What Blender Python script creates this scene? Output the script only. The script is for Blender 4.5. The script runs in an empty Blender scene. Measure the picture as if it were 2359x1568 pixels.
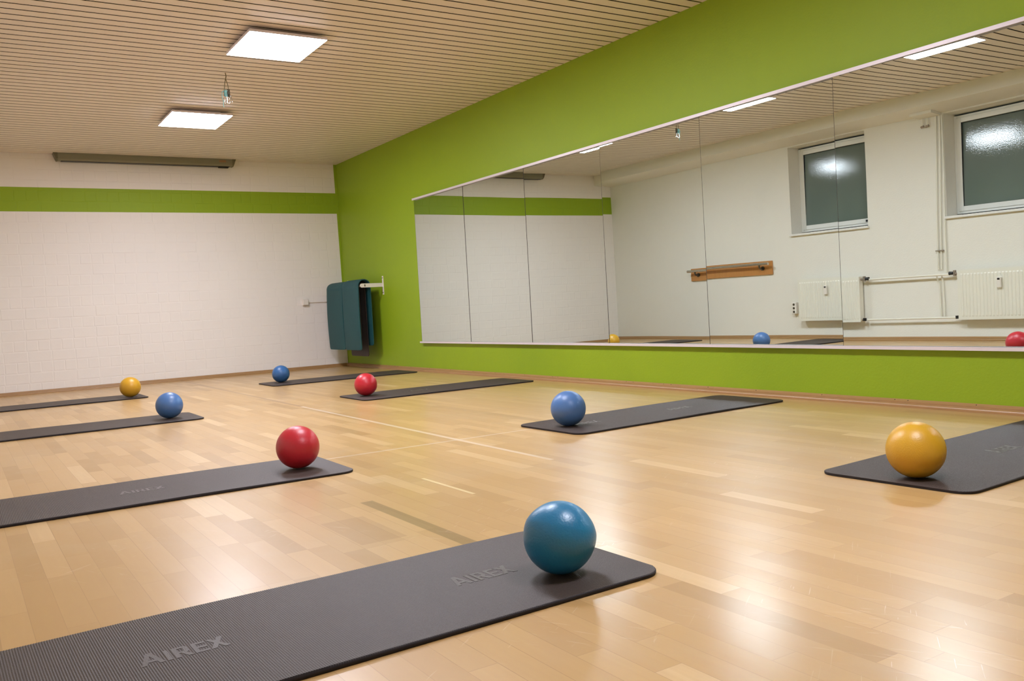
import bpy, bmesh, math, random
from mathutils import Vector, Matrix

sc = bpy.context.scene
COL = sc.collection
random.seed(7)

# ---------------------------------------------------------------- camera
FPX = 2036.86
cam_data = bpy.data.cameras.new('camera')
cam_data.sensor_width = 36.0
cam_data.lens = FPX / 2359.0 * 36.0
cam_data.clip_start = 0.02
cam_data.clip_end = 60
cam = bpy.data.objects.new('camera', cam_data)
COL.objects.link(cam)
R_ = Vector((0.84178467, -0.53682002, -0.05677005))
D_ = Vector((-0.06974898, -0.00387887, -0.99755703))
F_ = Vector((0.53528839, 0.84368787, -0.04070782))
U_, B_ = -D_, -F_
cam.matrix_world = Matrix(((R_.x, U_.x, B_.x, -4.4377),
                           (R_.y, U_.y, B_.y, -11.0717),
                           (R_.z, U_.z, B_.z, 0.6880),
                           (0, 0, 0, 1)))
sc.camera = cam

# ---------------------------------------------------------------- world, exposure
w = bpy.data.worlds.new('night')
sc.world = w
w.use_nodes = True
w.node_tree.nodes['Background'].inputs[0].default_value = (0.004, 0.006, 0.010, 1)
w.node_tree.nodes['Background'].inputs[1].default_value = 1.0
sc.view_settings.view_transform = 'Standard'
sc.view_settings.look = 'None'
sc.view_settings.exposure = 0.0
sc.view_settings.gamma = 1.0
sc.view_settings.use_curve_mapping = False
sc.cycles.max_bounces = 12
sc.cycles.diffuse_bounces = 7
sc.cycles.glossy_bounces = 8
sc.cycles.use_denoising = True
sc.cycles.sample_clamp_indirect = 60
sc.cycles.blur_glossy = 0.3
LIGHT_POWER = 62.0
LIGHT_COL = (0.97, 0.99, 1.12)

# ---------------------------------------------------------------- room size
W = 4.764        # left wall at x = -W, green wall at x = 0
H = 2.649
YR = -13.3       # rear wall
BX = -4.36       # front face of the beam

# ---------------------------------------------------------------- node helpers
def new_mat(name):
    m = bpy.data.materials.new(name)
    m.use_nodes = True
    nt = m.node_tree
    return m, nt, nt.nodes['Principled BSDF']

class N:
    """tiny helper for maths on sockets"""
    def __init__(s, nt): s.nt = nt
    def n(s, t, **k):
        nd = s.nt.nodes.new(t)
        for a, b in k.items(): setattr(nd, a, b)
        return nd
    def put(s, sock, v):
        if v is None: return
        if isinstance(v, (int, float)): sock.default_value = v
        elif isinstance(v, (tuple, list)): sock.default_value = v
        else: s.nt.links.new(v, sock)
    def m(s, op, a, b=None, c=None, clamp=False):
        nd = s.n('ShaderNodeMath', operation=op, use_clamp=clamp)
        s.put(nd.inputs[0], a); s.put(nd.inputs[1], b); s.put(nd.inputs[2], c)
        return nd.outputs[0]
    def pos(s, kind='Object'):
        return s.n('ShaderNodeTexCoord').outputs[kind]
    def xyz(s, v):
        nd = s.n('ShaderNodeSeparateXYZ'); s.put(nd.inputs[0], v); return nd.outputs
    def comb(s, x, y, z):
        nd = s.n('ShaderNodeCombineXYZ')
        s.put(nd.inputs[0], x); s.put(nd.inputs[1], y); s.put(nd.inputs[2], z)
        return nd.outputs[0]
    def white(s, vec):
        nd = s.n('ShaderNodeTexWhiteNoise', noise_dimensions='3D'); s.put(nd.inputs['Vector'], vec); return nd.outputs
    def noise(s, vec, scale, detail=2.0, rough=.5, dist=0.0):
        nd = s.n('ShaderNodeTexNoise'); s.put(nd.inputs['Vector'], vec)
        nd.inputs['Scale'].default_value = scale; nd.inputs['Detail'].default_value = detail
        nd.inputs['Roughness'].default_value = rough; nd.inputs['Distortion'].default_value = dist
        return nd.outputs[0]
    def mix(s, f, a, b, blend='MIX'):
        nd = s.n('ShaderNodeMix', data_type='RGBA', blend_type=blend)
        s.put(nd.inputs['Factor'], f); s.put(nd.inputs[6], a); s.put(nd.inputs[7], b)
        return nd.outputs[2]
    def ramp(s, f, stops):
        nd = s.n('ShaderNodeValToRGB'); s.put(nd.inputs[0], f)
        e = nd.color_ramp.elements
        while len(e) < len(stops): e.new(0.5)
        for i, (p, c) in enumerate(stops):
            e[i].position = p; e[i].color = c
        return nd.outputs[0]
    def bump(s, h, dist, strength=1.0):
        nd = s.n('ShaderNodeBump'); s.put(nd.inputs['Height'], h)
        nd.inputs['Distance'].default_value = dist; nd.inputs['Strength'].default_value = strength
        return nd.outputs[0]
    def band(s, v, a, b):
        return s.m('MULTIPLY', s.m('GREATER_THAN', v, a), s.m('LESS_THAN', v, b))

def C4(r, g, b): return (r, g, b, 1.0)
def srgb(r, g, b):
    f = lambda c: (c/255/12.92) if c/255 <= .04045 else ((c/255+.055)/1.055)**2.4
    return (f(r), f(g), f(b), 1.0)

def plain(name, col, rough=.5, metal=0.0, spec=.5, bump=None, coat=0.0):
    m, nt, p = new_mat(name); h = N(nt)
    vec = h.pos()
    n1 = h.noise(vec, 9.0, 3)
    c = h.mix(h.m('MULTIPLY', n1, .12), C4(*col[:3]), C4(*[x*.8 for x in col[:3]]))
    h.put(p.inputs['Base Color'], c)
    p.inputs['Roughness'].default_value = rough
    p.inputs['Metallic'].default_value = metal
    p.inputs['Specular IOR Level'].default_value = spec
    p.inputs['Coat Weight'].default_value = coat
    if bump:
        h.put(p.inputs['Normal'], h.bump(h.noise(vec, bump[0], 2), bump[1]))
    return m

GREEN = (0.268, 0.395, 0.014)

def mat_floor():
    m, nt, p = new_mat('oak_strip_floor'); h = N(nt)
    X, Y, Z = h.xyz(h.pos())
    gx = h.m('DIVIDE', X, .0665)
    col = h.m('FLOOR', gx); fx = h.m('FRACT', gx)
    r = h.white(h.comb(col, 3.7, 1.1))
    r1 = r[0]; rc = h.n('ShaderNodeSeparateColor'); h.put(rc.inputs[0], r[1])
    ln = h.m('MULTIPLY_ADD', rc.outputs[1], .42, .36)
    gy = h.m('DIVIDE', h.m('ADD', Y, h.m('MULTIPLY', r1, 5.0)), ln)
    row = h.m('FLOOR', gy); fy = h.m('FRACT', gy)
    ids = h.white(h.comb(col, row, .5))
    sid = h.n('ShaderNodeSeparateColor'); h.put(sid.inputs[0], ids[1])
    tone = h.ramp(ids[0], [(0.0, C4(.41, .25, .088)), (.08, C4(.475, .293, .110)), (.45, C4(.510, .320, .124)),
                           (.75, C4(.540, .343, .138)), (.93, C4(.575, .370, .154)), (1.0, C4(.67, .47, .235))])
    gv = h.comb(h.m('MULTIPLY', X, 60.0), h.m('MULTIPLY', Y, 3.5), h.m('MULTIPLY', ids[0], 40.0))
    grain = h.noise(gv, 1.0, 4, .6, .4)
    base = h.mix(h.m('MULTIPLY_ADD', grain, .55, -.06, clamp=True), tone, C4(.47, .27, .11))
    # large worn / grey patches of dirt
    worn = h.noise(h.pos(), 1.6, 4, .6, .5)
    base = h.mix(h.m('MULTIPLY', h.m('SUBTRACT', worn, .5, clamp=True), 1.6, clamp=True), base, C4(.50, .36, .20))
    # one dark stained strip
    dk = h.m('MULTIPLY', h.band(X, -3.2235, -3.175), h.band(Y, -8.95, -8.065))
    base = h.mix(h.m('MULTIPLY', dk, .62), base, C4(.20, .125, .035))
    dk2 = h.m('MULTIPLY', h.band(X, -3.45, -3.30), h.band(Y, -8.62, -8.27))
    base = h.mix(h.m('MULTIPLY', dk2, .35), base, C4(.33, .19, .07))
    lt = h.m('MULTIPLY', h.band(X, -2.858, -2.843), h.band(Y, -8.25, -7.83))
    base = h.mix(h.m('MULTIPLY', lt, .6), base, C4(.85, .70, .38))
    # seams
    sx = h.m('LESS_THAN', h.m('MINIMUM', fx, h.m('SUBTRACT', 1.0, fx)), .011)
    sy = h.m('LESS_THAN', h.m('MULTIPLY', h.m('MINIMUM', fy, h.m('SUBTRACT', 1.0, fy)), ln), .0007)
    seam = h.m('MAXIMUM', sx, sy)
    base = h.mix(h.m('MULTIPLY', seam, h.m('MULTIPLY_ADD', sid.outputs[0], .38, .06)), base, C4(.20, .10, .035))
    # court lines: traces of removed tape
    xo = h.m('ADD', X, h.m('MULTIPLY', Y, -.0140))
    l1 = h.m('LESS_THAN', h.m('ABSOLUTE', h.m('ADD', xo, 2.143)), .0125)
    far = h.m('GREATER_THAN', Y, -4.5)
    base = h.mix(h.m('MULTIPLY', h.m('MULTIPLY', l1, far), .55), base, C4(.27, .16, .09))
    near = h.m('MULTIPLY', h.m('LESS_THAN', Y, -4.5), h.m('GREATER_THAN', Y, -7.9))
    base = h.mix(h.m('MULTIPLY', h.m('MULTIPLY', l1, near), .55), base, C4(.72, .60, .46))
    l2 = h.m('MULTIPLY', h.m('LESS_THAN', h.m('ABSOLUTE', h.m('ADD', Y, 7.03)), .011), h.band(X, -2.99, -1.74))
    base = h.mix(h.m('MULTIPLY', l2, .5), base, C4(.72, .60, .46))
    l3 = h.m('MULTIPLY', h.m('LESS_THAN', h.m('ABSOLUTE', h.m('ADD', Y, 1.80)), .014), h.band(X, -2.88, -1.74))
    base = h.mix(h.m('MULTIPLY', l3, .35), base, C4(.33, .22, .12))
    # short scratches in two directions, in patches
    def streak(ang, sx, sy, th):
        ca, sa = math.cos(ang), math.sin(ang)
        u = h.m('ADD', h.m('MULTIPLY', X, ca*sx), h.m('MULTIPLY', Y, sa*sx))
        v = h.m('ADD', h.m('MULTIPLY', X, -sa*sy), h.m('MULTIPLY', Y, ca*sy))
        return h.m('GREATER_THAN', h.noise(h.comb(u, v, ang), 1.0, 1, .5, .6), th)
    msk = h.m('MULTIPLY', h.m('SUBTRACT', h.noise(h.pos(), 1.9, 2), .47, clamp=True), 6.0, clamp=True)
    scm = h.m('MULTIPLY', h.m('MAXIMUM', streak(.5, 260.0, 9.0, .735), streak(-.95, 230.0, 8.0, .74)), msk)
    base = h.mix(h.m('MULTIPLY', scm, .30), base, C4(.86, .74, .58))
    spot = h.m('LESS_THAN', h.noise(h.pos(), 38.0, 1), .140)
    base = h.mix(h.m('MULTIPLY', spot, .45), base, C4(.16, .09, .04))
    h.put(p.inputs['Base Color'], base)
    rn = h.noise(h.comb(h.m('MULTIPLY', X, 9.0), h.m('MULTIPLY', Y, 4.0), 0.0), 1.0, 4, .6, .6)
    rough = h.m('ADD', h.m('MULTIPLY_ADD', rn, .06, .325), h.m('MULTIPLY', sid.outputs[2], .03))
    h.put(p.inputs['Roughness'], h.m('ADD', rough, h.m('MULTIPLY', scm, .05)))
    p.inputs['Specular IOR Level'].default_value = .32
    p.inputs['Coat Weight'].default_value = .38
    p.inputs['Coat Roughness'].default_value = .205
    p.inputs['Coat IOR'].default_value = 1.42
    tilt = h.m('MULTIPLY', h.m('SUBTRACT', fx, .5), h.m('SUBTRACT', sid.outputs[1], .5))
    wav = h.noise(h.comb(h.m('MULTIPLY', X, 16.0), h.m('MULTIPLY', Y, 5.0), 0.0), 1.0, 2)
    hh = h.m('ADD', h.m('MULTIPLY', tilt, .5), h.m('MULTIPLY', wav, .30))
    hh = h.m('SUBTRACT', hh, h.m('MULTIPLY', seam, .25))
    nb = h.bump(hh, .0014)
    h.put(p.inputs['Normal'], nb); h.put(p.inputs['Coat Normal'], nb)
    return m

def mat_brick():
    """painted sand-lime block wall: rows of stretchers and rows of headers, green stripe"""
    m, nt, p = new_mat('painted_block_wall'); h = N(nt)
    X, Y, Z = h.xyz(h.pos())
    CH = .1181
    gz = h.m('DIVIDE', Z, CH); row = h.m('FLOOR', gz); fz = h.m('FRACT', gz)
    par = h.m('MODULO', row, 2.0)
    bw = h.m('MULTIPLY_ADD', par, .118, .118)
    off = h.m('MULTIPLY', h.white(h.comb(row, 2.0, 9.0))[0], .03)
    gx = h.m('DIVIDE', h.m('ADD', h.m('ADD', X, 20.0), off), bw)
    cx = h.m('FLOOR', gx); fx = h.m('FRACT', gx)
    rid = h.white(h.comb(cx, row, 4.0))
    sid = h.n('ShaderNodeSeparateColor'); h.put(sid.inputs[0], rid[1])
    dx = h.m('MULTIPLY', h.m('MINIMUM', fx, h.m('SUBTRACT', 1.0, fx)), bw)
    dz = h.m('MULTIPLY', h.m('MINIMUM', fz, h.m('SUBTRACT', 1.0, fz)), CH)
    d = h.m('MINIMUM', dx, dz)
    edge = h.m('DIVIDE', d, .009, clamp=True)
    tx = h.m('MULTIPLY', h.m('MULTIPLY', h.m('SUBTRACT', fx, .5), bw), h.m('SUBTRACT', sid.outputs[0], .5))
    tz = h.m('MULTIPLY', h.m('MULTIPLY', h.m('SUBTRACT', fz, .5), CH), h.m('SUBTRACT', sid.outputs[1], .5))
    lvl = h.m('MULTIPLY', sid.outputs[2], .0022)
    hgt = h.m('ADD', h.m('ADD', h.m('MULTIPLY', tx, .05), h.m('MULTIPLY', tz, .05)), lvl)
    hgt = h.m('MULTIPLY', h.m('ADD', hgt, .0022), edge)
    hgt = h.m('ADD', hgt, h.m('MULTIPLY', h.noise(h.pos(), 45.0, 3), .0007))
    h.put(p.inputs['Normal'], h.bump(hgt, 1.0, .42))
    stripe = h.band(Z, 2.009, 2.277)
    lap = h.m('GREATER_THAN', X, h.m('MULTIPLY_ADD', Z, -.013, -.004))
    g = h.m('MAXIMUM', stripe, lap)
    wn = h.mix(h.noise(h.pos(), 1.2, 3), C4(.80, .76, .72), C4(.84, .80, .765))
    specks = h.m('LESS_THAN', h.noise(h.pos(), 22.0, 1), .175)
    wn = h.mix(h.m('MULTIPLY', specks, .35), wn, C4(.45, .38, .32))
    h.put(p.inputs['Base Color'], h.mix(g, wn, C4(*GREEN)))
    p.inputs['Roughness'].default_value = .55
    p.inputs['Specular IOR Level'].default_value = .3
    return m

def mat_green():
    m, nt, p = new_mat('green_wall_paint'); h = N(nt)
    n1 = h.noise(h.pos(), 2.4, 5, .62, .4)
    c = h.mix(h.m('MULTIPLY_ADD', n1, 1.6, -.45, clamp=True), C4(*GREEN), C4(.245, .365, .014))
    h.put(p.inputs['Base Color'], c)
    p.inputs['Roughness'].default_value = .5
    p.inputs['Specular IOR Level'].default_value = .3
    h.put(p.inputs['Normal'], h.bump(h.noise(h.pos(), 70.0, 3), .0008))
    return m

def mat_wood(name, c1, c2, sx=4.0, sy=40.0, rough=.4, axis='X'):
    m, nt, p = new_mat(name); h = N(nt)
    X, Y, Z = h.xyz(h.pos())
    if axis == 'Y': X, Y = Y, X
    g = h.noise(h.comb(h.m('MULTIPLY', X, sx), h.m('MULTIPLY', Y, sy), h.m('MULTIPLY', Z, sy)), 1.0, 4, .6, .5)
    h.put(p.inputs['Base Color'], h.mix(g, C4(*c1), C4(*c2)))
    p.inputs['Roughness'].default_value = rough
    return m

def mat_rubber(name, col, rough=.45):
    m, nt, p = new_mat(name); h = N(nt)
    v = h.pos()
    cl = h.noise(v, 7.0, 3, .6)
    h.put(p.inputs['Base Color'], h.mix(cl, C4(*[c*.88 for c in col]), C4(*[c*1.12 for c in col])))
    fine = h.noise(v, 420.0, 2)
    h.put(p.inputs['Roughness'], h.m('MULTIPLY_ADD', fine, .25, rough-.12))
    p.inputs['Specular IOR Level'].default_value = .36
    h.put(p.inputs['Normal'], h.bump(fine, .0009))
    return m

def mat_ball(name, c1, c2, rough=.34, grain=260.0, tilt=None):
    m, nt, p = new_mat(name); h = N(nt)
    v = h.pos()
    cl = h.noise(v, 9.0, 4, .6, .6)
    c = h.mix(cl, C4(*c1), C4(*c2))
    h.put(p.inputs['Base Color'], c)
    h.put(p.inputs['Roughness'], h.m('MULTIPLY_ADD', cl, .12, rough-.05))
    h.put(p.inputs['Normal'], h.bump(h.noise(v, grain, 2), .0005))
    return m

def mat_emit():
    m, nt, p = new_mat('lit_diffuser')
    p.inputs['Base Color'].default_value = (.9, .9, .9, 1)
    p.inputs['Emission Color'].default_value = (*LIGHT_COL, 1)
    p.inputs['Emission Strength'].default_value = LIGHT_POWER
    return m

def mat_mirror():
    m, nt, p = new_mat('silvered_glass')
    p.inputs['Base Color'].default_value = (.735, .815, .785, 1)
    p.inputs['Metallic'].default_value = 1.0
    p.inputs['Roughness'].default_value = 0.0
    return m

def mat_pane():
    m, nt, p = new_mat('frosted_pane'); h = N(nt)
    v = h.pos()
    h.put(p.inputs['Base Color'], h.mix(h.noise(v, 1.5, 2), C4(.115, .15, .135), C4(.15, .185, .165)))
    p.inputs['Roughness'].default_value = .06
    p.inputs['Specular IOR Level'].default_value = .6
    p.inputs['Coat Weight'].default_value = .35
    p.inputs['Coat Roughness'].default_value = .45
    h.put(p.inputs['Normal'], h.bump(h.noise(v, 130.0, 1), .00030))
    return m

M = dict(
    floor=mat_floor(), brick=mat_brick(), green=mat_green(),
    white=plain('white_wall_paint', (.80, .775, .71), .6, spec=.3, bump=(60.0, .0012)),
    slat=plain('cream_metal_slats', (.79, .71, .625), .42, spec=.35),
    gap=plain('dark_void', (.020, .013, .009), .9, spec=.1),
    skirt=mat_wood('varnished_skirting', (.42, .245, .105), (.31, .165, .062), 3.0, 60.0, .35),
    skirty=mat_wood('varnished_skirting_side', (.42, .245, .105), (.31, .165, .062), 3.0, 60.0, .35, 'Y'),
    nail=plain('nail_head', (.05, .035, .03), .5),
    emit=mat_emit(),
    frame_lilac=plain('lilac_fringe_tinted_metal', (.84, .78, .88), .35),  # lilac lens fringe around the bright diffusers put into the metal colour
    mirror=mat_mirror(),
    mback=plain('dark_mirror_backing', (.035, .03, .022), .7),
    rail=plain('pale_aluminium_profile', (.72, .66, .68), .38, metal=.15),
    pane=mat_pane(),
    pvc=plain('white_window_plastic', (.80, .79, .76), .32),
    gasket=plain('black_gasket', (.012, .011, .012), .6),
    rad=plain('cream_radiator_enamel', (.80, .775, .68), .35),
    black=plain('black_plastic', (.014, .014, .015), .35),
    bronze=plain('bronze_valve_metal', (.35, .29, .24), .4, metal=.6),
    oak=mat_wood('orange_varnished_board', (.56, .26, .07), (.44, .185, .05), 50.0, 5.0, .4, 'Y'),
    steel=plain('brushed_steel', (.60, .57, .52), .22, metal=1.0),
    darksteel=plain('dark_cast_metal', (.10, .085, .06), .45, metal=.6),
    case=plain('olive_grey_metal', (.225, .212, .145), .45),
    casecap=plain('dark_olive_end_cap', (.14, .125, .075), .5),
    mat=mat_rubber('charcoal_foam', (.053, .038, .0315), .50),
    matside=plain('cut_black_foam_edge', (.022, .017, .018), .7, spec=.25),
    logo=mat_rubber('pressed_foam_letter', (.085, .070, .064), .41),  # same foam as the mat; gloss of the letters painted as a lighter tone
    teal=mat_rubber('teal_foam', (.013, .075, .084), .6),
    white_pl=plain('white_switch_plastic', (.80, .75, .69), .35),
    cord=plain('teal_cord', (.17, .37, .34), .6),
    hemp=plain('brown_cord', (.20, .16, .08), .8),
    chrome=plain('chromed_hook', (.85, .85, .88), .12, metal=1.0),
    label=plain('worn_orange_sticker', (.33, .17, .09), .5),
)

# ---------------------------------------------------------------- geometry helpers
def tag(o, label=None, cat=None, group=None, kind=None):
    if label: o['label'] = label
    if cat: o['category'] = cat
    if group: o['group'] = group
    if kind: o['kind'] = kind
    return o

def link(name, bm, mat, parent=None, smooth=False, auto=None):
    bmesh.ops.recalc_face_normals(bm, faces=bm.faces[:])
    me = bpy.data.meshes.new(name)
    bm.to_mesh(me); bm.free()
    o = bpy.data.objects.new(name, me)
    mats = mat if isinstance(mat, (list, tuple)) else [mat]
    for mm in mats: me.materials.append(mm)
    if smooth:
        for p in me.polygons: p.use_smooth = True
        if auto is not None:
            me.set_sharp_from_angle(angle=auto)
    COL.objects.link(o)
    if parent: o.parent = parent
    return o

def empty(name, loc, rz=0, **k):
    o = bpy.data.objects.new(name, None)
    o.empty_display_size = .1
    COL.objects.link(o); o.location = loc; o.rotation_euler = (0, 0, rz)
    return tag(o, **k)

def box(bm, x0, x1, y0, y1, z0, z1, bev=0.0, mi=0, seg=2):
    vs = [bm.verts.new((x, y, z)) for x in (x0, x1) for y in (y0, y1) for z in (z0, z1)]
    F = [(0, 1, 3, 2), (4, 6, 7, 5), (0, 4, 5, 1), (2, 3, 7, 6), (0, 2, 6, 4), (1, 5, 7, 3)]
    fs = [bm.faces.new([vs[i] for i in f]) for f in F]
    for f in fs: f.material_index = mi
    if bev:
        es = list({e for f in fs for e in f.edges})
        bmesh.ops.bevel(bm, geom=es, offset=bev, segments=seg, affect='EDGES', profile=.5)

def tube(bm, pts, r, seg=12, caps=True, radii=None, mi=0):
    pts = [Vector(p) for p in pts]
    rings = []
    prev = None
    for i, p in enumerate(pts):
        if i == 0: t = pts[1]-p
        elif i == len(pts)-1: t = p-pts[i-1]
        else: t = (pts[i+1]-p).normalized()+(p-pts[i-1]).normalized()
        t.normalize()
        if prev is None:
            a = Vector((0, 0, 1)) if abs(t.z) < .9 else Vector((1, 0, 0))
            u = t.cross(a).normalized()
        else:
            u = (prev-t*prev.dot(t)).normalized()
        prev = u; v = t.cross(u)
        rr = radii[i] if radii else r
        rings.append([bm.verts.new(p+(u*math.cos(2*math.pi*k/seg)+v*math.sin(2*math.pi*k/seg))*rr) for k in range(seg)])
    for a, b in zip(rings, rings[1:]):
        for k in range(seg):
            f = bm.faces.new((a[k], a[(k+1) % seg], b[(k+1) % seg], b[k])); f.material_index = mi
    if caps:
        bm.faces.new(rings[0][::-1]).material_index = mi; bm.faces.new(rings[-1]).material_index = mi

def smooth_path(pts, n=6):
    pts = [Vector(p) for p in pts]; out = []
    P = [pts[0]]+pts+[pts[-1]]
    for i in range(1, len(P)-2):
        a, b, c, d = P[i-1], P[i], P[i+1], P[i+2]
        for k in range(n):
            t = k/n
            out.append(.5*((2*b)+(c-a)*t+(2*a-5*b+4*c-d)*t*t+(3*b-a-3*c+d)*t**3))
    out.append(pts[-1]); return out

def extrude_profile(bm, prof, axis, a, b, mi=0):
    """prof: list of (u, v); axis 'X': u->y v->z ; axis 'Y': u->x v->z"""
    def P(u, v, t): return (t, u, v) if axis == 'X' else (u, t, v)
    A = [bm.verts.new(P(u, v, a)) for u, v in prof]; Bv = [bm.verts.new(P(u, v, b)) for u, v in prof]
    n = len(prof)
    for i in range(n):
        f = bm.faces.new((A[i], A[(i+1) % n], Bv[(i+1) % n], Bv[i])); f.material_index = mi
    bm.faces.new(A[::-1]).material_index = mi; bm.faces.new(Bv).material_index = mi

def B(): return bmesh.new()

def structure(name, bm, mat, **k):
    o = link(name, bm, mat, **k); o['kind'] = 'structure'; return o

# ---------------------------------------------------------------- the setting
bm = B(); box(bm, -W-.3, .15, YR-.15, .15, -.12, 0); structure('floor', bm, M['floor'])
bm = B(); box(bm, -W-.3, .0, 0, .15, 0, H+.12); structure('wall_back', bm, M['brick'])
bm = B(); box(bm, 0, .15, YR-.15, .15, 0, H+.12); structure('wall_right', bm, M['green'])
bm = B(); box(bm, -W-.3, .0, YR-.15, YR, 0, H+.12); structure('wall_rear', bm, M['white'])

# ceiling of narrow metal slats running across the room
bm = B()
PITCH, GAP, PH = .1061, .0150, -4.585
k0 = int(math.floor((YR-PH)/PITCH)); k1 = int(math.ceil((0-PH)/PITCH))
for k in range(k0, k1+1):
    y0 = PH+k*PITCH+GAP/2; y1 = PH+(k+1)*PITCH-GAP/2
    y0, y1 = max(y0, YR+.001), min(y1, -.001)
    if y1-y0 < .004: continue
    c = min(.003, (y1-y0)/3)
    prof = [(y0, H+.0018), (y0, H+.0008), (y0+c, H), (y1-c, H), (y1, H+.0008), (y1, H+.0018)]
    extrude_profile(bm, prof, 'X', BX+.002, -.001, 0)
box(bm, -W-.3, .0, YR, -.0, H+.045, H+.12, mi=1)
structure('ceiling', bm, [M['slat'], M['gap']])

# left wall with two recessed windows
WIN = [(-4.825, -3.55), (-7.045, -5.767)]
WZ0, WZ1, WD = 1.306, 2.425, .20
bm = B()
xw0, xw1 = -W-.3, -W
box(bm, xw0, xw1, YR, 0, 0, WZ0)
box(bm, xw0, xw1, YR, 0, WZ1, H+.05)
box(bm, xw0, xw1, WIN[0][1], 0, WZ0, WZ1)
box(bm, xw0, xw1, WIN[1][1], WIN[0][0], WZ0, WZ1)
box(bm, xw0, xw1, YR, WIN[1][0], WZ0, WZ1)
structure('wall_left', bm, M['white'])

# ceiling beam along the window wall, slightly sloped underside
bm = B()
extrude_profile(bm, [(BX, H+.045), (BX, 2.484), (-W+.001, 2.440), (-W+.001, H+.045)], 'Y', YR+.001, -.001)
structure('trim_1', bm, M['white'])
bm = B()
extrude_profile(bm, [(-W+.001, 2.415), (-W+.20, 2.430), (-W+.20, 2.4610), (-W+.001, 2.4395)], 'Y', -5.745, -5.50)
structure('trim_2', bm, M['white'])

# skirting
bm = B()
extrude_profile(bm, [(-.001, .0), (-.001, .036), (-.010, .040), (-.016, .036), (-.019, .018), (-.026, .014), (-.028, .006), (-.028, 0)],
                'X', -W+.03, -.03)
structure('baseboard_back', bm, M['skirt'])
def side_prof(s):
    x = lambda v: (-v if s > 0 else -W+v)
    pr = [(x(.001), 0), (x(.001), .040), (x(.008), .042), (x(.024), .030)]
    for a in range(0, 100, 18):
        t = math.radians(a); pr.append((x(.024+.016*math.sin(t)), .008+.014*math.cos(t)))
    pr.append((x(.040), 0)); return pr
bm = B(); extrude_profile(bm, side_prof(1), 'Y', YR+.001, -.001); structure('baseboard_right', bm, M['skirty'])
bm = B(); extrude_profile(bm, side_prof(-1), 'Y', YR+.001, -.001); structure('baseboard_left', bm, M['skirty'])
y = -1.05
while y > -10.2:
    for dy in ((0,) if random.random() < .6 else (0, -.08)):
        bmn = B()
        tube(bmn, [(-.0158, y+dy, .0352), (-.0170, y+dy, .0374)], .0030, 8)
        link('nail', bmn, M['nail'], bpy.data.objects['baseboard_right'])
    y -= .42+random.random()*.12

# windows
def window(idx, y0, y1, ptilt):
    x = -W-WD
    bm = B(); fw = .058
    zb, zt = WZ0+.045, WZ1-.02
    def ring(a0, a1, c0, c1, t, xa, xb, bev=.004):
        box(bm, xa, xb, a0, a0+t, c0, c1, bev); box(bm, xa, xb, a1-t, a1, c0, c1, bev)
        box(bm, xa, xb, a0+t, a1-t, c0, c0+t, bev); box(bm, xa, xb, a0+t, a1-t, c1-t, c1, bev)
    ring(y0+.002, y1-.002, zb, zt, .034, x-.05, x, .003)
    ring(y0+.030, y1-.030, zb+.026, zt-.026, .052, x-.04, x+.014, .004)
    o = structure('window_%d' % idx, bm, M['pvc'])
    g = B()
    a0, a1, c0, c1 = y0+.080, y1-.080, zb+.076, zt-.076
    ymid, zmid = (a0+a1)/2, (c0+c1)/2
    for q in ((a0, a0+.006, c0, c1), (a1-.006, a1, c0, c1), (a0, a1, c0, c0+.004), (a0, a1, c1-.006, c1)):
        box(g, x-.012, x+.004, *q)
    link('gasket', g, M['gasket'], o)
    g = B(); box(g, -.005, .005, a0+.001-ymid, a1-.001-ymid, c0+.001-zmid, c1-.001-zmid)
    pn = link('pane', g, M['pane'], o); pn.location = (x-.016, ymid, zmid); pn.rotation_euler = (0, -.0205, ptilt)
    g = B(); box(g, x+.001, -W+.032, y0-.018, y1+.018, WZ0-.0, WZ0+.022, .004)
    # trim the board so that only its front lip is wider than the recess
    sill = link('window_sill', g, M['pvc'], o)
    g = B()
    hy = y0+.115
    box(g, x+.0142, x+.022, hy-.032, hy+.032, zb+.036, zb+.062, .003)
    tube(g, [(x+.022, hy, zb+.049), (x+.050, hy, zb+.049)], .009, 10)
    tube(g, [(x+.045, hy+.004, zb+.049), (x+.047, hy-.105, zb+.047)], .009, 10, radii=[.011, .008])
    link('window_handle', g, M['black'], o, smooth=True, auto=.6)
    return o
for i, (a, b) in enumerate(WIN): window(i+1, a, b, (-.0156, .0)[i])
for i in (1, 2):   # sill ears must not run inside the wall: rebuild as L shaped board
    o = [c for c in bpy.data.objects['window_%d' % i].children if c.name.startswith('window_sill')][0]
    y0, y1 = WIN[i-1]
    g = B(); x = -W-WD
    box(g, x+.001, -W+.001, y0+.001, y1-.001, WZ0+.0005, WZ0+.022)
    box(g, -W+.001, -W+.034, y0-.016, y1+.016, WZ0-.004, WZ0+.022, .004)
    bmesh.ops.recalc_face_normals(g, faces=g.faces[:]); g.to_mesh(o.data); g.free()

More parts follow.
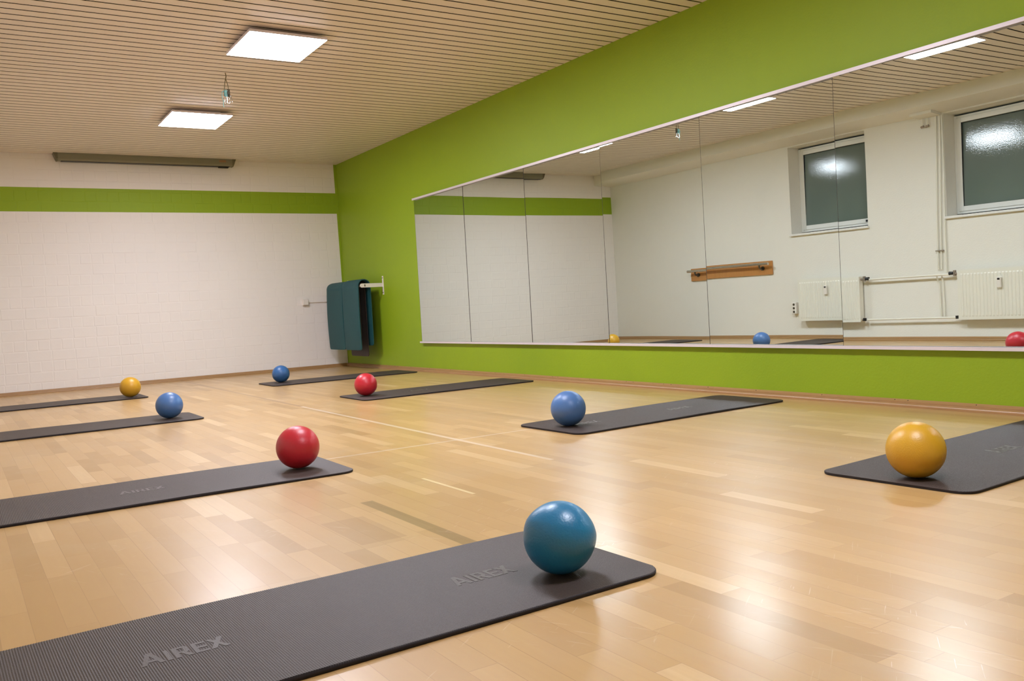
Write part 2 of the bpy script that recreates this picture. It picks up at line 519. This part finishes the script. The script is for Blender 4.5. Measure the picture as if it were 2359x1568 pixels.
# ---------------------------------------------------------------- mirror wall
SEAM = [-2.234, -3.336, -4.447, -5.548, -6.647, -7.737, -8.835, -9.93]
TILT = [(-.0001, .0010), (-.0002, .0012), (-.0031, -.0005), (-.0062, -.0034), (-.0073, -.0048), (-.0186, -.0032), (0, 0)]
MZ0, MZ1 = .331, 1.898
BOW = [0, .003, .008, .009, .015, .015, 0]   # the glass leans back a little towards the top rail
mlab = ['mirror panel nearest the back corner, leftmost of the row',
        'second mirror panel from the left in the row on the green wall',
        'third mirror panel from the left, reflecting the end of the grey ceiling casing',
        'mirror panel reflecting the yellow ball and the left tip of the wooden wall bar',
        'mirror panel reflecting the blue ball and most of the wooden wall bar',
        'wide looking mirror panel reflecting the radiator pipes and the red ball',
        'mirror panel cut off by the right edge of the photo']
for i in range(7):
    ya, yb = SEAM[i]-.0028, SEAM[i+1]+.0028
    ym, zm = (SEAM[i]+SEAM[i+1])/2, (MZ0+MZ1)/2
    b, c = TILT[i]
    root = empty('wall_mirror', (-.019 if i == 5 else -.014, ym, MZ0), label=mlab[i], cat='mirror', group='mirror panels along the green wall')
    def px(y, z, off=0):
        wv = .00006*math.sin(5.1*y+1.3*i)*math.cos(3.7*z+i)+.00005*math.sin(8.3*z+2.0*y+i*2.1)
        t = max(0.0, z-1.60)
        return b*(y-ym)+c*(z-zm)+wv+off+BOW[i]*t*t/.6
    bm = B(); NY, NZ = 16, 36
    ys = [ya, ya-.0027]+[ya-.0027+(yb-ya+.0054)*a/(NY-2) for a in range(1, NY-2)]+[yb+.0027, yb]
    grid = {}
    for s in (0, 1):
        for a in range(NY+1):
            for d in range(NZ+1):
                y = ys[a]; z = MZ0+(MZ1-MZ0)*d/NZ
                grid[s, a, d] = bm.verts.new((px(y, z, .004*s), y-ym, z-MZ0))
    for a in range(NY):
        for d in range(NZ):
            f = bm.faces.new((grid[0, a, d], grid[0, a+1, d], grid[0, a+1, d+1], grid[0, a, d+1]))
            f.material_index = 1 if a in (0, NY-1) else 0
    for a in range(NY):
        for d in (0, NZ): bm.faces.new((grid[0, a, d], grid[0, a+1, d], grid[1, a+1, d], grid[1, a, d])).material_index = 1
    for d in range(NZ):
        for a in (0, NY): bm.faces.new((grid[0, a, d], grid[0, a, d+1], grid[1, a, d+1], grid[1, a, d])).material_index = 1
    bmesh.ops.recalc_face_normals(bm, faces=bm.faces[:])
    link('mirror_glass', bm, [M['mirror'], M['mback']], root, smooth=True, auto=.5)
    bm = B()
    vs = []
    for off in (.0045, .0056):
        vs += [bm.verts.new((px(y, z, off), y-ym, z-MZ0)) for y, z in ((SEAM[i], MZ0), (SEAM[i+1], MZ0), (SEAM[i+1], MZ1), (SEAM[i], MZ1))]
    for f in ((0, 1, 2, 3), (7, 6, 5, 4), (0, 4, 5, 1), (1, 5, 6, 2), (2, 6, 7, 3), (3, 7, 4, 0)): bm.faces.new([vs[j] for j in f])
    link('backing', bm, M['mback'], root)

def rail(y0, y1, top, label):
    bm = B()
    if top: prof = [(-.0005, MZ1+.001), (-.0005, MZ1+.017), (-.034, MZ1+.017), (-.034, MZ1-.004), (-.0315, MZ1-.004), (-.0315, MZ1+.001)]
    else: prof = [(-.0005, MZ0-.001), (-.0005, MZ0-.013), (-.040, MZ0-.013), (-.040, MZ0+.006), (-.0375, MZ0+.006), (-.0375, MZ0-.001)]
    extrude_profile(bm, prof, 'Y', y1, y0)
    o = link('mirror_rail', bm, M['rail'])
    return tag(o, label, 'rail')
rail(SEAM[0]+.002, SEAM[6]+.003, True, 'long pale rail along the top edge of the mirrors')
rail(SEAM[6]-.003, SEAM[7], True, 'short end of top mirror rail cut off by the right edge of the photo')
rail(SEAM[0]+.002, SEAM[7], False, 'long pale ledge along the bottom edge of the mirrors')

# ---------------------------------------------------------------- ceiling light panels
def light_panel(x0, x1, y0, y1, label, rot=0):
    cx, cy = (x0+x1)/2, (y0+y1)/2; hx, hy = (x1-x0)/2, (y1-y0)/2
    zt = H
    root = empty('light_panel', (cx, cy, zt), label=label, cat='ceiling light', group='square light panels on the slatted ceiling')
    bm = B(); t = .010; d = .048
    box(bm, -hx, -hx+t, -hy, hy, -d, -.030); box(bm, hx-t, hx, -hy, hy, -d, -.030)
    box(bm, -hx+t, hx-t, -hy, -hy+t, -d, -.030); box(bm, -hx+t, hx-t, hy-t, hy, -d, -.030)
    box(bm, -hx+t, hx-t, -hy+t, hy-t, -.035, -.030)
    link('light_frame', bm, M['frame_lilac'], root)
    bm = B(); box(bm, -hx+.09, hx-.09, -hy+.09, hy-.09, -.0302, -.0002); link('mounting_plate', bm, M['frame_lilac'], root)
    bm = B(); box(bm, -hx+t-.006, hx-t+.006, -hy+t-.006, hy-t+.006, -d-.0025, -d+.004); link('diffuser', bm, M['emit'], root)
    return root
light_panel(-2.615, -2.072, -5.165, -4.575, 'glowing square ceiling light nearer the camera, in front of the hanging cords')
light_panel(-2.600, -2.055, -2.665, -2.028, 'glowing square ceiling light nearer the white brick wall, behind the hanging cords')
light_panel(-2.655, -2.112, -7.290, -6.700, 'ceiling light seen only in the mirror, the rightmost reflected one')
light_panel(-2.615, -2.072, -10.16, -9.57, 'added square ceiling light brightening the foreground, above the nearest mats and outside the frame')  # unseen extra panel, added to light the foreground

# ---------------------------------------------------------------- grey casing under the ceiling at the back wall
root = empty('screen_casing', (-2.335, -.062, H), label='long olive grey metal casing under the ceiling on the white brick wall', cat='casing')
hw = .955
bm = B()
extrude_profile(bm, [(-.052, -.001), (.050, -.001), (.050, -.074), (.038, -.084), (-.036, -.084), (-.052, -.066)], 'X', -hw, hw)
link('casing_body', bm, M['case'], root)
for s in (-1, 1):
    bm = B()
    prof = [(-.054, 0), (.052, 0), (.052, -.060), (.036, -.087), (-.034, -.087), (-.054, -.064)]
    A = [bm.verts.new((s*hw, u, v)) for u, v in prof]; Bv = [bm.verts.new((s*(hw+.045+.35*v), u, v)) for u, v in prof]
    for k in range(6): bm.faces.new((A[k], A[(k+1) % 6], Bv[(k+1) % 6], Bv[k]))
    bm.faces.new(A); bm.faces.new(Bv)
    link('end_cap', bm, M['casecap'], root)
bm = B(); box(bm, -hw+.03, hw-.03, -.030, .034, -.0905, -.0842); link('slot_strip', bm, M['black'], root)
bm = B(); box(bm, hw-.155, hw-.075, -.0532, -.0522, -.040, -.014); link('sticker', bm, M['label'], root)
bm = B(); box(bm, hw-.16, hw-.04, -.012, .012, -.103, -.0905, .003); link('pull_tab', bm, M['black'], root)

# ---------------------------------------------------------------- cords and hooks hanging from the ceiling
root = empty('hanging_cord', (-2.452, -3.93, H), label='cords with chrome snap hooks hanging from the slatted ceiling between the lights', cat='cord')
bm = B(); tube(bm, smooth_path([(0, 0, -.002), (.004, 0, -.03), (-.003, .004, -.055)]), .0035, 8)
tube(bm, smooth_path([(.0, 0, -.050), (-.008, 0, -.08), (-.014, 0, -.12), (-.012, 0, -.145)]), .0030, 8)
tube(bm, smooth_path([(.0, 0, -.050), (.006, 0, -.07), (.014, 0, -.10), (.016, 0, -.135)]), .0030, 8)
link('brown_cord', bm, M['hemp'], root, smooth=True)
bm = B()
for k in range(7):
    z = -.140-.0075*k; rr = .0105+.002*math.sin(k*1.7)
    tube(bm, [(-.008+rr*math.cos(a), .012*math.sin(a), z+.004*math.sin(a+k)) for a in [j*math.pi/5 for j in range(11)]], .0038, 6, caps=False)
tube(bm, smooth_path([(-.012, 0, -.148), (-.030, 0, -.150), (-.036, 0, -.165), (-.035, .004, -.20), (-.028, .004, -.225), (-.030, .003, -.262), (-.024, .003, -.272)]), .0026, 8)
link('teal_knot', bm, M['cord'], root, smooth=True)
bm = B()
for k in range(7):
    z = -.135-.0085*k
    tube(bm, [(.016+.008*math.cos(a), .009*math.sin(a), z+.003*math.sin(a+k)) for a in [j*math.pi/5 for j in range(11)]], .0036, 6, caps=False)
link('dark_knot', bm, M['darksteel'], root, smooth=True)
for (x, y, z, ry) in ((-.008, 0, -.192, .1), (.012, .006, -.190, -.05), (.024, -.004, -.188, -.15)):
    bm = B(); L, r = .040, .0085
    pts = [(r*math.cos(a), 0, r*math.sin(a)) for a in [math.pi*j/8 for j in range(9)]]
    pts += [(r*math.cos(a)*1.25, 0, -L+r*1.25*math.sin(a)) for a in [math.pi+math.pi*j/8 for j in range(9)]]
    pts.append(pts[0])
    tube(bm, pts, .0024, 8)
    o = link('snap_hook', bm, M['chrome'], root, smooth=True); o.location = (x, y, z); o.rotation_euler = (0, ry, .6*ry*8)

# ---------------------------------------------------------------- sockets and conduit on the back wall
root = empty('wall_socket', (-.545, 0, .826), label='small white surface socket box on the white brick wall', cat='socket')
bm = B(); box(bm, -.041, .041, -.040, -.0005, 0, .078, .006); link('socket_box', bm, M['white_pl'], root)
bm = B(); box(bm, -.034, .034, -.047, -.0402, .008, .070, .005); link('socket_cover', bm, M['white_pl'], root)
bm = B(); tube(bm, [(-.503, -.010, .862), (-.06, -.010, .862)], .0065, 10)
tag(link('cable_conduit', bm, M['white_pl'], smooth=True, auto=.8), 'thin pale cable conduit running from the socket box to behind the teal mats', 'conduit')

# ---------------------------------------------------------------- mat rack on the green wall
root = empty('mat_rack', (0, -.745, .894), label='white metal wall rack with flat arms holding the draped mats beside the corner', cat='rack')
for s in (-1, 1):
    y = .582 if s > 0 else -.516
    bm = B(); box(bm, -.006, -.0005, y-.017, y+.017, 0, .224, .0025); pl = link('wall_plate', bm, M['white_pl'], root)
    for z in (.024, .200):
        bm = B(); tube(bm, [(-.0062, y, z), (-.0095, y, z)], .006, 10); link('screw', bm, M['black'], pl)
    bm = B()
    prof = [(-.006, .095), (-.006, .140)] + [(-.276-.024*math.sin(a), .118+.024*math.cos(a)) for a in [math.pi*j/10 for j in range(11)]]
    A = [bm.verts.new((u, y-.004, v)) for u, v in prof]; Bv = [bm.verts.new((u, y+.004, v)) for u, v in prof]
    n = len(prof)
    for k in range(n): bm.faces.new((A[k], A[(k+1) % n], Bv[(k+1) % n], Bv[k]))
    bm.faces.new(A); bm.faces.new(Bv)
    arm = link('arm', bm, M['white_pl'], root)
    bm = B(); box(bm, -.245, -.233, y-.0065, y+.0065, .105, .131, .001); link('bolt_slot', bm, M['darksteel'], arm)
bm = B(); tube(bm, [(-.212, -.512, .118), (-.212, .578, .118)], .010, 12); link('cross_bar', bm, M['white_pl'], root, smooth=True, auto=.8)

def draped(y0, y1, xf, xb, zf, zb, ztop, th, mat, label, bulge=0.0):
    """a mat folded over the cross bar: front leaf at xf, back leaf at xb"""
    r = (xb-xf)/2; xc = (xf+xb)/2; zc = ztop-r
    path = []
    nz = 22
    ee = [0, .001, .003, .006, .010, .015, .021, .028, .036]
    nz = 22+len(ee)-1
    hs = ee+[.036+(1-.036)*k/21 for k in range(1, 22)]
    hs = [e/(zc-zf) if e <= .036 and i < len(ee) else e for i, e in enumerate(hs)]
    hs = sorted(hs)[:nz]
    for k in range(nz): path.append((xf, zf+(zc-zf)*hs[k]))
    for k in range(17):
        a = math.pi-math.pi*k/16; path.append((xc+r*math.cos(a), zc+r*math.sin(a)))
    lb = zc-zb
    for q in [k/21*(lb-.036) for k in range(1, 22)]+[lb-e for e in ee[::-1][1:]]: path.append((xb, zc-q))
    cr = .035; NW = 14
    L = [0]
    for a, b in zip(path, path[1:]): L.append(L[-1]+math.hypot(b[0]-a[0], b[1]-a[1]))
    bm = B(); rings = []
    ym = (y0+y1)/2
    for i, (x, z) in enumerate(path):
        a = path[max(i-1, 0)]; c = path[min(i+1, len(path)-1)]
        tx, tz = c[0]-a[0], c[1]-a[1]; l = math.hypot(tx, tz); nx, nz_ = -tz/l, tx/l
        s = min(L[i], L[-1]-L[i]); ins = 0
        if s < cr: ins = cr-math.sqrt(max(cr*cr-(cr-s)**2, 0))
        front = 1 if i < nz else 0
        sag = bulge*math.sin(math.pi*min(1, L[i]/(L[nz]))) if i < nz else 0
        ring = []
        for side in (0, 1):
            rng = range(NW+1) if side == 0 else range(NW, -1, -1)
            for k in rng:
                y = (y0+ins)+(y1-y0-2*ins)*k/NW
                o = th/2*(1 if side == 0 else -1)
                e = 1.0
                if k in (0, NW): e = .55
                bow = -.010*front*(1-((y-ym)/(y1-ym))**2)*min(1, (1.05-z)/.5)
                ring.append(bm.verts.new((x+nx*o*e+bow+sag*front, y, z+nz_*o*e)))
        rings.append(ring)
    n = len(rings[0])
    for a, b in zip(rings, rings[1:]):
        for k in range(n): bm.faces.new((a[k], a[(k+1) % n], b[(k+1) % n], b[k]))
    bm.faces.new(rings[0][::-1]); bm.faces.new(rings[-1])
    o = link('draped_mat', bm, mat, smooth=True, auto=.9)
    return tag(o, label, 'exercise mat')
draped(-.698, -.172, -.300, -.145, .243, .30, 1.082, .016, M['teal'], 'teal mat folded over the wall rack, the one nearer the white wall', -.012)
draped(-1.205, -.702, -.300, -.145, .243, .29, 1.086, .016, M['teal'], 'teal mat folded over the wall rack, the one nearer the mirrors', -.006)
draped(-1.105, -.560, -.252, -.172, .40, .158, 1.050, .012, M['mat'], 'dark grey mat hanging behind and below the teal mats')

# ---------------------------------------------------------------- exercise mats on the floor
MW, ML, MT, RC = .57, 1.62, .0108, .062
def undulate(x, y, ph, h_):
    u = .0009*math.sin(3.1*x+ph[0])+.00054*math.sin(7.7*x+ph[1])
    t = (y/h_+1)/2
    return u+.0004*((1-t)*math.sin(5*x+ph[2])+t*math.sin(4*x+ph[3]))
PHASE = {}
def mat_mesh(width, seed):
    rnd = random.Random(seed)
    bm = B(); rp = .00515; st = 4
    n = int(ML/rp)*st
    xs = [-ML/2+ML*k/n for k in range(n+1)]
    hw = width/2
    def half(x):
        d = ML/2-abs(x)
        if d >= RC: return hw
        return hw-RC+math.sqrt(max(RC*RC-(RC-d)**2, 0))
    lvl = [0, .5, 1, .5]
    ph = [rnd.random()*6.3 for _ in range(4)]
    PHASE[seed] = ph
    rings = []
    for k, x in enumerate(xs):
        h_ = half(x)
        rib = -.0009*(1-lvl[k % 4])
        zt = lambda y: MT+rib+undulate(x, y, ph, h_)
        r = .0028
        prof = [(-h_+.002, .0006), (-h_, .0035), (-h_, MT-r), (-h_+r, zt(-h_)), (-h_+r+.004, zt(-h_)), (-h_*.33, zt(-h_*.33)), (h_*.33, zt(h_*.33)), (h_-r-.004, zt(h_)), (h_-r, zt(h_)), (h_, MT-r), (h_, .0035), (h_-.002, .0006)]
        rings.append([bm.verts.new((x, y, z)) for y, z in prof])
    m = len(rings[0])
    for a, b in zip(rings, rings[1:]):
        for k in range(m):
            f = bm.faces.new((a[k], a[(k+1) % m], b[(k+1) % m], b[k]))
            f.material_index = 0 if 3 <= k <= 7 else 1
    for rg in (rings[0], rings[-1]):
        bm.faces.new(rg).material_index = 1
    bmesh.ops.recalc_face_normals(bm, faces=bm.faces[:])
    me = bpy.data.meshes.new('mat_body'); bm.to_mesh(me); bm.free()
    me.materials.append(M['mat']); me.materials.append(M['matside'])
    for p in me.polygons: p.use_smooth = True
    me.set_sharp_from_angle(angle=.9)
    return me

def poly_solid(bm, loops, z0, z1):
    """letter stroke polygons (convex) as thin solids"""
    for pts in loops:
        A = [bm.verts.new((x, y, z0)) for x, y in pts]; Bv = [bm.verts.new((x, y, z1)) for x, y in pts]
        n = len(pts)
        bm.faces.new(A[::-1]); bm.faces.new(Bv)
        for k in range(n): bm.faces.new((A[k], A[(k+1) % n], Bv[(k+1) % n], Bv[k]))

def airex(bm):
    """bold capitals A I R E X, unit height 1"""
    t = .20; L = []
    def stroke(x0, y0, x1, y1, w0, w1=None):
        w1 = w0 if w1 is None else w1
        d = Vector((x1-x0, y1-y0)).normalized(); p = Vector((-d.y, d.x))
        L.append([(x0-p.x*w0/2, y0-p.y*w0/2), (x1-p.x*w1/2, y1-p.y*w1/2), (x1+p.x*w1/2, y1+p.y*w1/2), (x0+p.x*w0/2, y0+p.y*w0/2)])
    # A
    L.append([(0, 0), (.22, 0), (.60, 1.06), (.40, 1.06)]); L.append([(.40, 1.06), (.62, 1.06), (.96, 0), (.74, 0)])
    L.append([(.20, .22), (.78, .22), (.72, .40), (.27, .40)])
    x = 1.06; L.append([(x, 0), (x+t, 0), (x+t, .92), (x, .92)])
    x = 1.40; L.append([(x, 0), (x+t, 0), (x+t, .92), (x, .92)])
    L.append([(x+t, .92), (x+t, .77), (x+.46, .77), (x+.56, .92)]); L.append([(x+t, .36), (x+.56, .36), (x+.46, .50), (x+t, .50)])
    L.append([(x+.46, .77), (x+.46, .50), (x+.56, .36), (x+.66, .47), (x+.66, .81), (x+.56, .92)])
    L.append([(x+.28, .38), (x+.50, .38), (x+.78, 0), (x+.52, 0)])
    x = 2.22; L.append([(x, 0), (x+t, 0), (x+t, .92), (x, .92)])
    for yy in (0, .38, .76): L.append([(x+t, yy), (x+.60, yy), (x+.60, yy+.16), (x+t, yy+.16)])
    x = 2.86; L.append([(x, 0), (x+.24, 0), (x+.80, .98), (x+.56, .98)]); L.append([(x+.02, .92), (x+.26, .92), (x+.84, 0), (x+.60, 0)])
    return L

def add_logo(root, dist, side, ph, scale=.058):
    bm = B()
    poly_solid(bm, airex(bm), 0, .0012)
    for v in bm.verts: v.co.x = (v.co.x-1.85)*scale*.82; v.co.y = (v.co.y-.5)*scale*1.15
    cx = side*(ML/2-dist)
    for v in bm.verts: v.co.z += undulate(cx+v.co.x, v.co.y, ph, MW/2)
    o = link('pressed_logo', bm, M['logo'], root)
    o['label'] = 'smooth letters pressed into the ribs'
    o.location = (cx, 0, MT-.0010)
    return o

mats = [
 # X of the ball-side end, centre Y, rotation, side (+1: end is at right/+X, -1: end at left), logos, label
 ('A', -2.985, -9.160, .022, 1, [.365, 1.09], 'dark ribbed exercise mat nearest the camera, under the teal ball'),
 ('B', -2.985, -7.183, -.008, 1, [.83], 'dark exercise mat on the left under the larger red ball'),
 ('C', -2.945, -4.325, -.004, 1, [], 'dark exercise mat on the left under the medium blue ball'),
 ('D', -2.880, -1.865, .004, 1, [], 'dark exercise mat under the small yellow ball, beside the white brick wall'),
 ('F', -1.762, -9.175, .040, -1, [.78], 'dark exercise mat under the large yellow ball, cut off by the right edge'),
 ('E', -1.772, -7.145, .024, -1, [.27, .98], 'dark exercise mat pointing at the mirrors under the light blue ball'),
 ('H', -1.748, -4.355, .006, -1, [.62], 'dark exercise mat on the right under the small red ball'),
 ('G', -1.735, -2.035, .000, -1, [], 'dark exercise mat farthest back on the right under the smallest blue ball'),
]
meshes = [mat_mesh(MW, 3), mat_mesh(MW, 8)]
for k, (nm, xe, yc, rz, side, logos, lab) in enumerate(mats):
    cx = xe-side*ML/2*math.cos(rz)
    root = empty('exercise_mat', (cx, yc, 0.0002), rz, label=lab, cat='exercise mat', group='dark exercise mats laid out in two rows')
    o = bpy.data.objects.new('mat_body', meshes[k % 2]); COL.objects.link(o); o.parent = root
    for d in logos: add_logo(root, d, side, PHASE[(3, 8)[k % 2]])

# ---------------------------------------------------------------- balls
def ball(x, y, dia, key, label, crease=None, squash=0.0, seed=0):
    bm = B(); r = dia/2
    bmesh.ops.create_uvsphere(bm, u_segments=96, v_segments=64, radius=r)
    rnd = random.Random(seed)
    dirs = [(Vector((rnd.uniform(-1, 1), rnd.uniform(-1, 1), rnd.uniform(-1, 1))).normalized(), rnd.uniform(-1, 1)) for _ in range(5)]
    for v in bm.verts:
        n = v.co.normalized(); f = 1.0
        for d, a in dirs: f += squash*a*(n.dot(d)**3)
        if crease:
            cn, off, amp = crease; s = n.dot(cn)-off
            f -= amp*min(abs(s), .45)-amp*.22
        v.co = n*r*f
        if v.co.z < -r*.93: v.co.z = -r*.93-(abs(v.co.z)-r*.93)*.75   # slightly flattened where it rests
    zmin = min(v.co.z for v in bm.verts)
    o = link('exercise_ball', bm, M[key], smooth=True)
    o.location = (x, y, MT+.0012-zmin)
    return tag(o, label, 'ball', 'small exercise balls resting on the mats')
M['b_teal'] = mat_ball('teal_ball_vinyl', (.011, .145, .30), (.020, .195, .37), .33, 190.0)
M['b_red'] = mat_ball('red_ball_vinyl', (.52, .016, .030), (.45, .013, .025), .36)
M['b_yel'] = mat_ball('yellow_ball_vinyl', (.62, .345, .022), (.54, .285, .016), .36)
M['b_blue'] = mat_ball('blue_ball_vinyl', (.070, .165, .375), (.055, .137, .335), .36)
M['b_blue2'] = mat_ball('deep_blue_ball_vinyl', (.033, .118, .29), (.026, .098, .26), .36)
ball(-3.188, -9.2716, .183, 'b_teal', 'teal ball nearest the camera, slightly dented with a crease', crease=(Vector((.36, .10, .93)).normalized(), .26, .065), squash=.008, seed=4)
ball(-3.1591, -7.2184, .1905, 'b_red', 'larger red ball on the left mat', squash=.002, seed=2)
ball(-1.6497, -9.2414, .1938, 'b_yel', 'large yellow ball on the mat at the right edge', squash=.008, seed=6)
ball(-1.6283, -7.1752, .1915, 'b_blue', 'light blue ball on the mat pointing at the mirrors', squash=.002, seed=3)
ball(-3.1404, -4.3817, .1874, 'b_blue', 'medium blue ball on the left between the yellow and red balls', squash=.002, seed=5)
ball(-1.5967, -4.3245, .1848, 'b_red', 'small red ball on the right, in front of the draped mats', squash=.002, seed=9)
ball(-1.5448, -1.9661, .1790, 'b_blue2', 'smallest, darkest blue ball, farthest back by the brick wall', squash=.002, seed=11)
ball(-3.0128, -1.9597, .1914, 'b_yel', 'small yellow ball at the far left by the brick wall', squash=.002, seed=12)

# ---------------------------------------------------------------- window wall things (seen in the mirrors)
XL = -W
root = empty('wall_bar', (XL, -2.472, .845), label='orange wooden board with steel handrail on the wall, seen in the mirror', cat='wall bar')
bm = B(); box(bm, .001, .022, -.752, .752, 0, .177, .004); link('board', bm, M['oak'], root)
bm = B(); tube(bm, [(.095, -.750, .140), (.095, .745, .140)], .0175, 16); link('handrail', bm, M['steel'], root, smooth=True, auto=.8)
for s in (-1, 1):
    bm = B(); y = s*.60
    tube(bm, [(.022, y, .085), (.030, y, .085)], .028, 14)
    tube(bm, smooth_path([(.028, y, .080), (.065, y, .082), (.090, y, .100), (.095, y, .128)]), .011, 10)
    tube(bm, [(.028, y, .082), (.050, y, .060)], .006, 8)
    link('bracket', bm, M['darksteel'], root, smooth=True, auto=.8)

def radiator(yc, hw, label):
    root = empty('radiator', (XL, yc, .225), label=label, cat='radiator', group='cream panel radiators under the windows')
    h_ = .528
    bm = B(); box(bm, .030, .094, -hw+.004, hw-.004, .012, h_-.004, .004); link('panel_core', bm, M['rad'], root)
    bm = B(); rp = .0355; n = int((2*hw-.03)/rp); y0 = -n*rp/2
    st = [(-hw, 0)]
    for k in range(n):
        a = y0+k*rp
        st += [(a, 0), (a+.006, 1), (a+.0215, 1), (a+.0275, 0)]
    st.append((hw, 0))
    zz = [(0, 0), (.030, 0), (.044, 1), (h_-.052, 1), (h_-.038, 0), (h_, 0)]
    g = [[bm.verts.new((.0975+.0042*a*b, y, z)) for y, a in st] for z, b in zz]
    for r0, r1 in zip(g, g[1:]):
        for k in range(len(st)-1): bm.faces.new((r0[k], r0[k+1], r1[k+1], r1[k]))
    bk = [[bm.verts.new((.0945, y, z)) for y, a in st] for z in (0, h_)]
    for k in range(len(st)-1):
        bm.faces.new((g[0][k], g[0][k+1], bk[0][k+1], bk[0][k])); bm.faces.new((g[-1][k], g[-1][k+1], bk[1][k+1], bk[1][k]))
    for e in (0, -1): bm.faces.new([g[j][e] for j in range(6)]+[bk[1][e], bk[0][e]])
    link('ribbed_front', bm, M['rad'], root)
    bm = B()
    box(bm, .026, .0942, -hw, -hw+.0035, .01, h_); box(bm, .026, .0942, hw-.0035, hw, .01, h_)
    for k in range(int(2*hw/.02)): box(bm, .030, .093, -hw+.01+k*.02, -hw+.014+k*.02, h_-.0035, h_)
    link('grille', bm, M['rad'], root)
    for y in (-hw+.12, hw-.12):
        bm = B(); box(bm, .001, .0295, y-.02, y+.02, .05, .45, .003); link('wall_bracket', bm, M['rad'], root)
    my = .10
    bm = B(); box(bm, .1055, .132, my-.021, my+.021, .325, .435, .006); mt = link('heat_meter', bm, M['white_pl'], root)
    bm = B(); box(bm, .1322, .134, my-.012, my+.012, .405, .424, .002); link('meter_display', bm, M['black'], mt)
    return root
r1 = radiator(-4.210, .531, 'cream radiator beside the triple socket, seen in the mirror')
r2 = radiator(-6.440, .541, 'cream radiator cut off by the right edge, seen in the mirror')

def valves(root, side, hw):
    y = side*hw
    bm = B(); tube(bm, [(.060, y-side*.004, .495), (.060, y+side*.045, .495)], .013, 12)
    tube(bm, [(.060, y+side*.045, .472), (.060, y+side*.045, .530)], .016, 12)
    link('upper_valve', bm, M['bronze'], root, smooth=True, auto=.8)
    bm = B(); tube(bm, [(.060, y+side*.062, .500), (.060, y+side*.104, .500)], .019, 14, radii=[.017, .020]); link('thermostat_knob', bm, M['black'], root, smooth=True, auto=.8)
    bm = B(); tube(bm, [(.060, y-side*.004, .022), (.060, y+side*.030, .022)], .012, 12); link('lower_valve', bm, M['bronze'], root, smooth=True, auto=.8)
    bm = B(); tube(bm, [(.060, y+side*.030, .010), (.060, y+side*.032, .044)], .020, 12); link('valve_cap', bm, M['black'], root, smooth=True, auto=.8)
valves(r1, -1, .531); valves(r2, 1, .541)

def pipe(pts, r, label, group=None, sm=True):
    bm = B(); tube(bm, smooth_path(pts) if sm else pts, r, 12)
    return tag(link('heating_pipe', bm, M['rad'], smooth=True, auto=.8), label, 'pipe', group)
pipe([(XL+.060, -4.85, .715), (XL+.060, -5.795, .715)], .011, 'upper horizontal pipe joining the two radiators', sm=False)
pipe([(XL+.060, -4.81, .248), (XL+.060, -5.862, .248)], .011, 'lower horizontal pipe joining the two radiators', sm=False)
pipe([(XL+.018, -5.655, .775), (XL+.018, -5.66, 1.2), (XL+.018, -5.678, 1.8), (XL+.018, -5.69, 2.412)], .0085, 'thin riser pipe farthest from the second window')
pipe([(XL+.018, -5.690, .775), (XL+.018, -5.70, 1.2), (XL+.018, -5.72, 1.8), (XL+.018, -5.733, 2.412)], .0085, 'thin riser pipe in the middle of the three')
pipe([(XL+.018, -5.745, .735), (XL+.018, -5.748, 1.2), (XL+.018, -5.76, 1.8), (XL+.018, -5.7560, 2.412)], .0085, 'thin riser pipe right beside the second window')
pipe([(XL+.060, -5.655, .700), (XL+.030, -5.652, .65), (XL+.018, -5.66, .60), (XL+.018, -5.665, .4), (XL+.018, -5.668, .262)], .0085, 'thin pipe dropping from the upper to the lower radiator pipe, slightly bent')
pipe([(XL+.030, -5.695, .700), (XL+.018, -5.70, .62), (XL+.018, -5.705, .4), (XL+.018, -5.706, .262)], .0085, 'thin straight pipe beside the bent one between the radiator pipes')
bm = B(); box(bm, XL+.001, XL+.032, -5.72, -5.635, .968, .980, .002)
tag(link('pipe_clamp', bm, M['bronze']), 'small metal clamp holding the thin riser pipes to the wall', 'clamp')
for k, (y, lb) in enumerate(((-5.548, 'short capped pipe stub under the beam, farther from the risers'), (-5.604, 'short capped pipe stub under the beam, nearer the risers'))):
    root = empty('pipe_stub', (XL, y, 2.325), label=lb, cat='pipe')
    bm = B(); tube(bm, [(.030, 0, 0), (.030, 0, .083)], .008, 10); link('stub_pipe', bm, M['rad'], root, smooth=True, auto=.8)
    bm = B(); tube(bm, [(.030, .018, -.004), (.030, -.014, .004)], .013, 10); link('end_cap', bm, M['bronze'], root, smooth=True, auto=.8)

root = empty('triple_socket', (XL, -3.565, .315), label='white vertical triple socket strip beside the radiator, seen in the mirror', cat='socket')
bm = B(); box(bm, .0005, .052, -.038, .038, 0, .150, .006); link('socket_box', bm, M['white_pl'], root)
for k in range(3):
    bm = B(); tube(bm, [(.0522, 0, .028+.047*k), (.0535, 0, .028+.047*k)], .016, 14); link('outlet', bm, M['darksteel'], root)
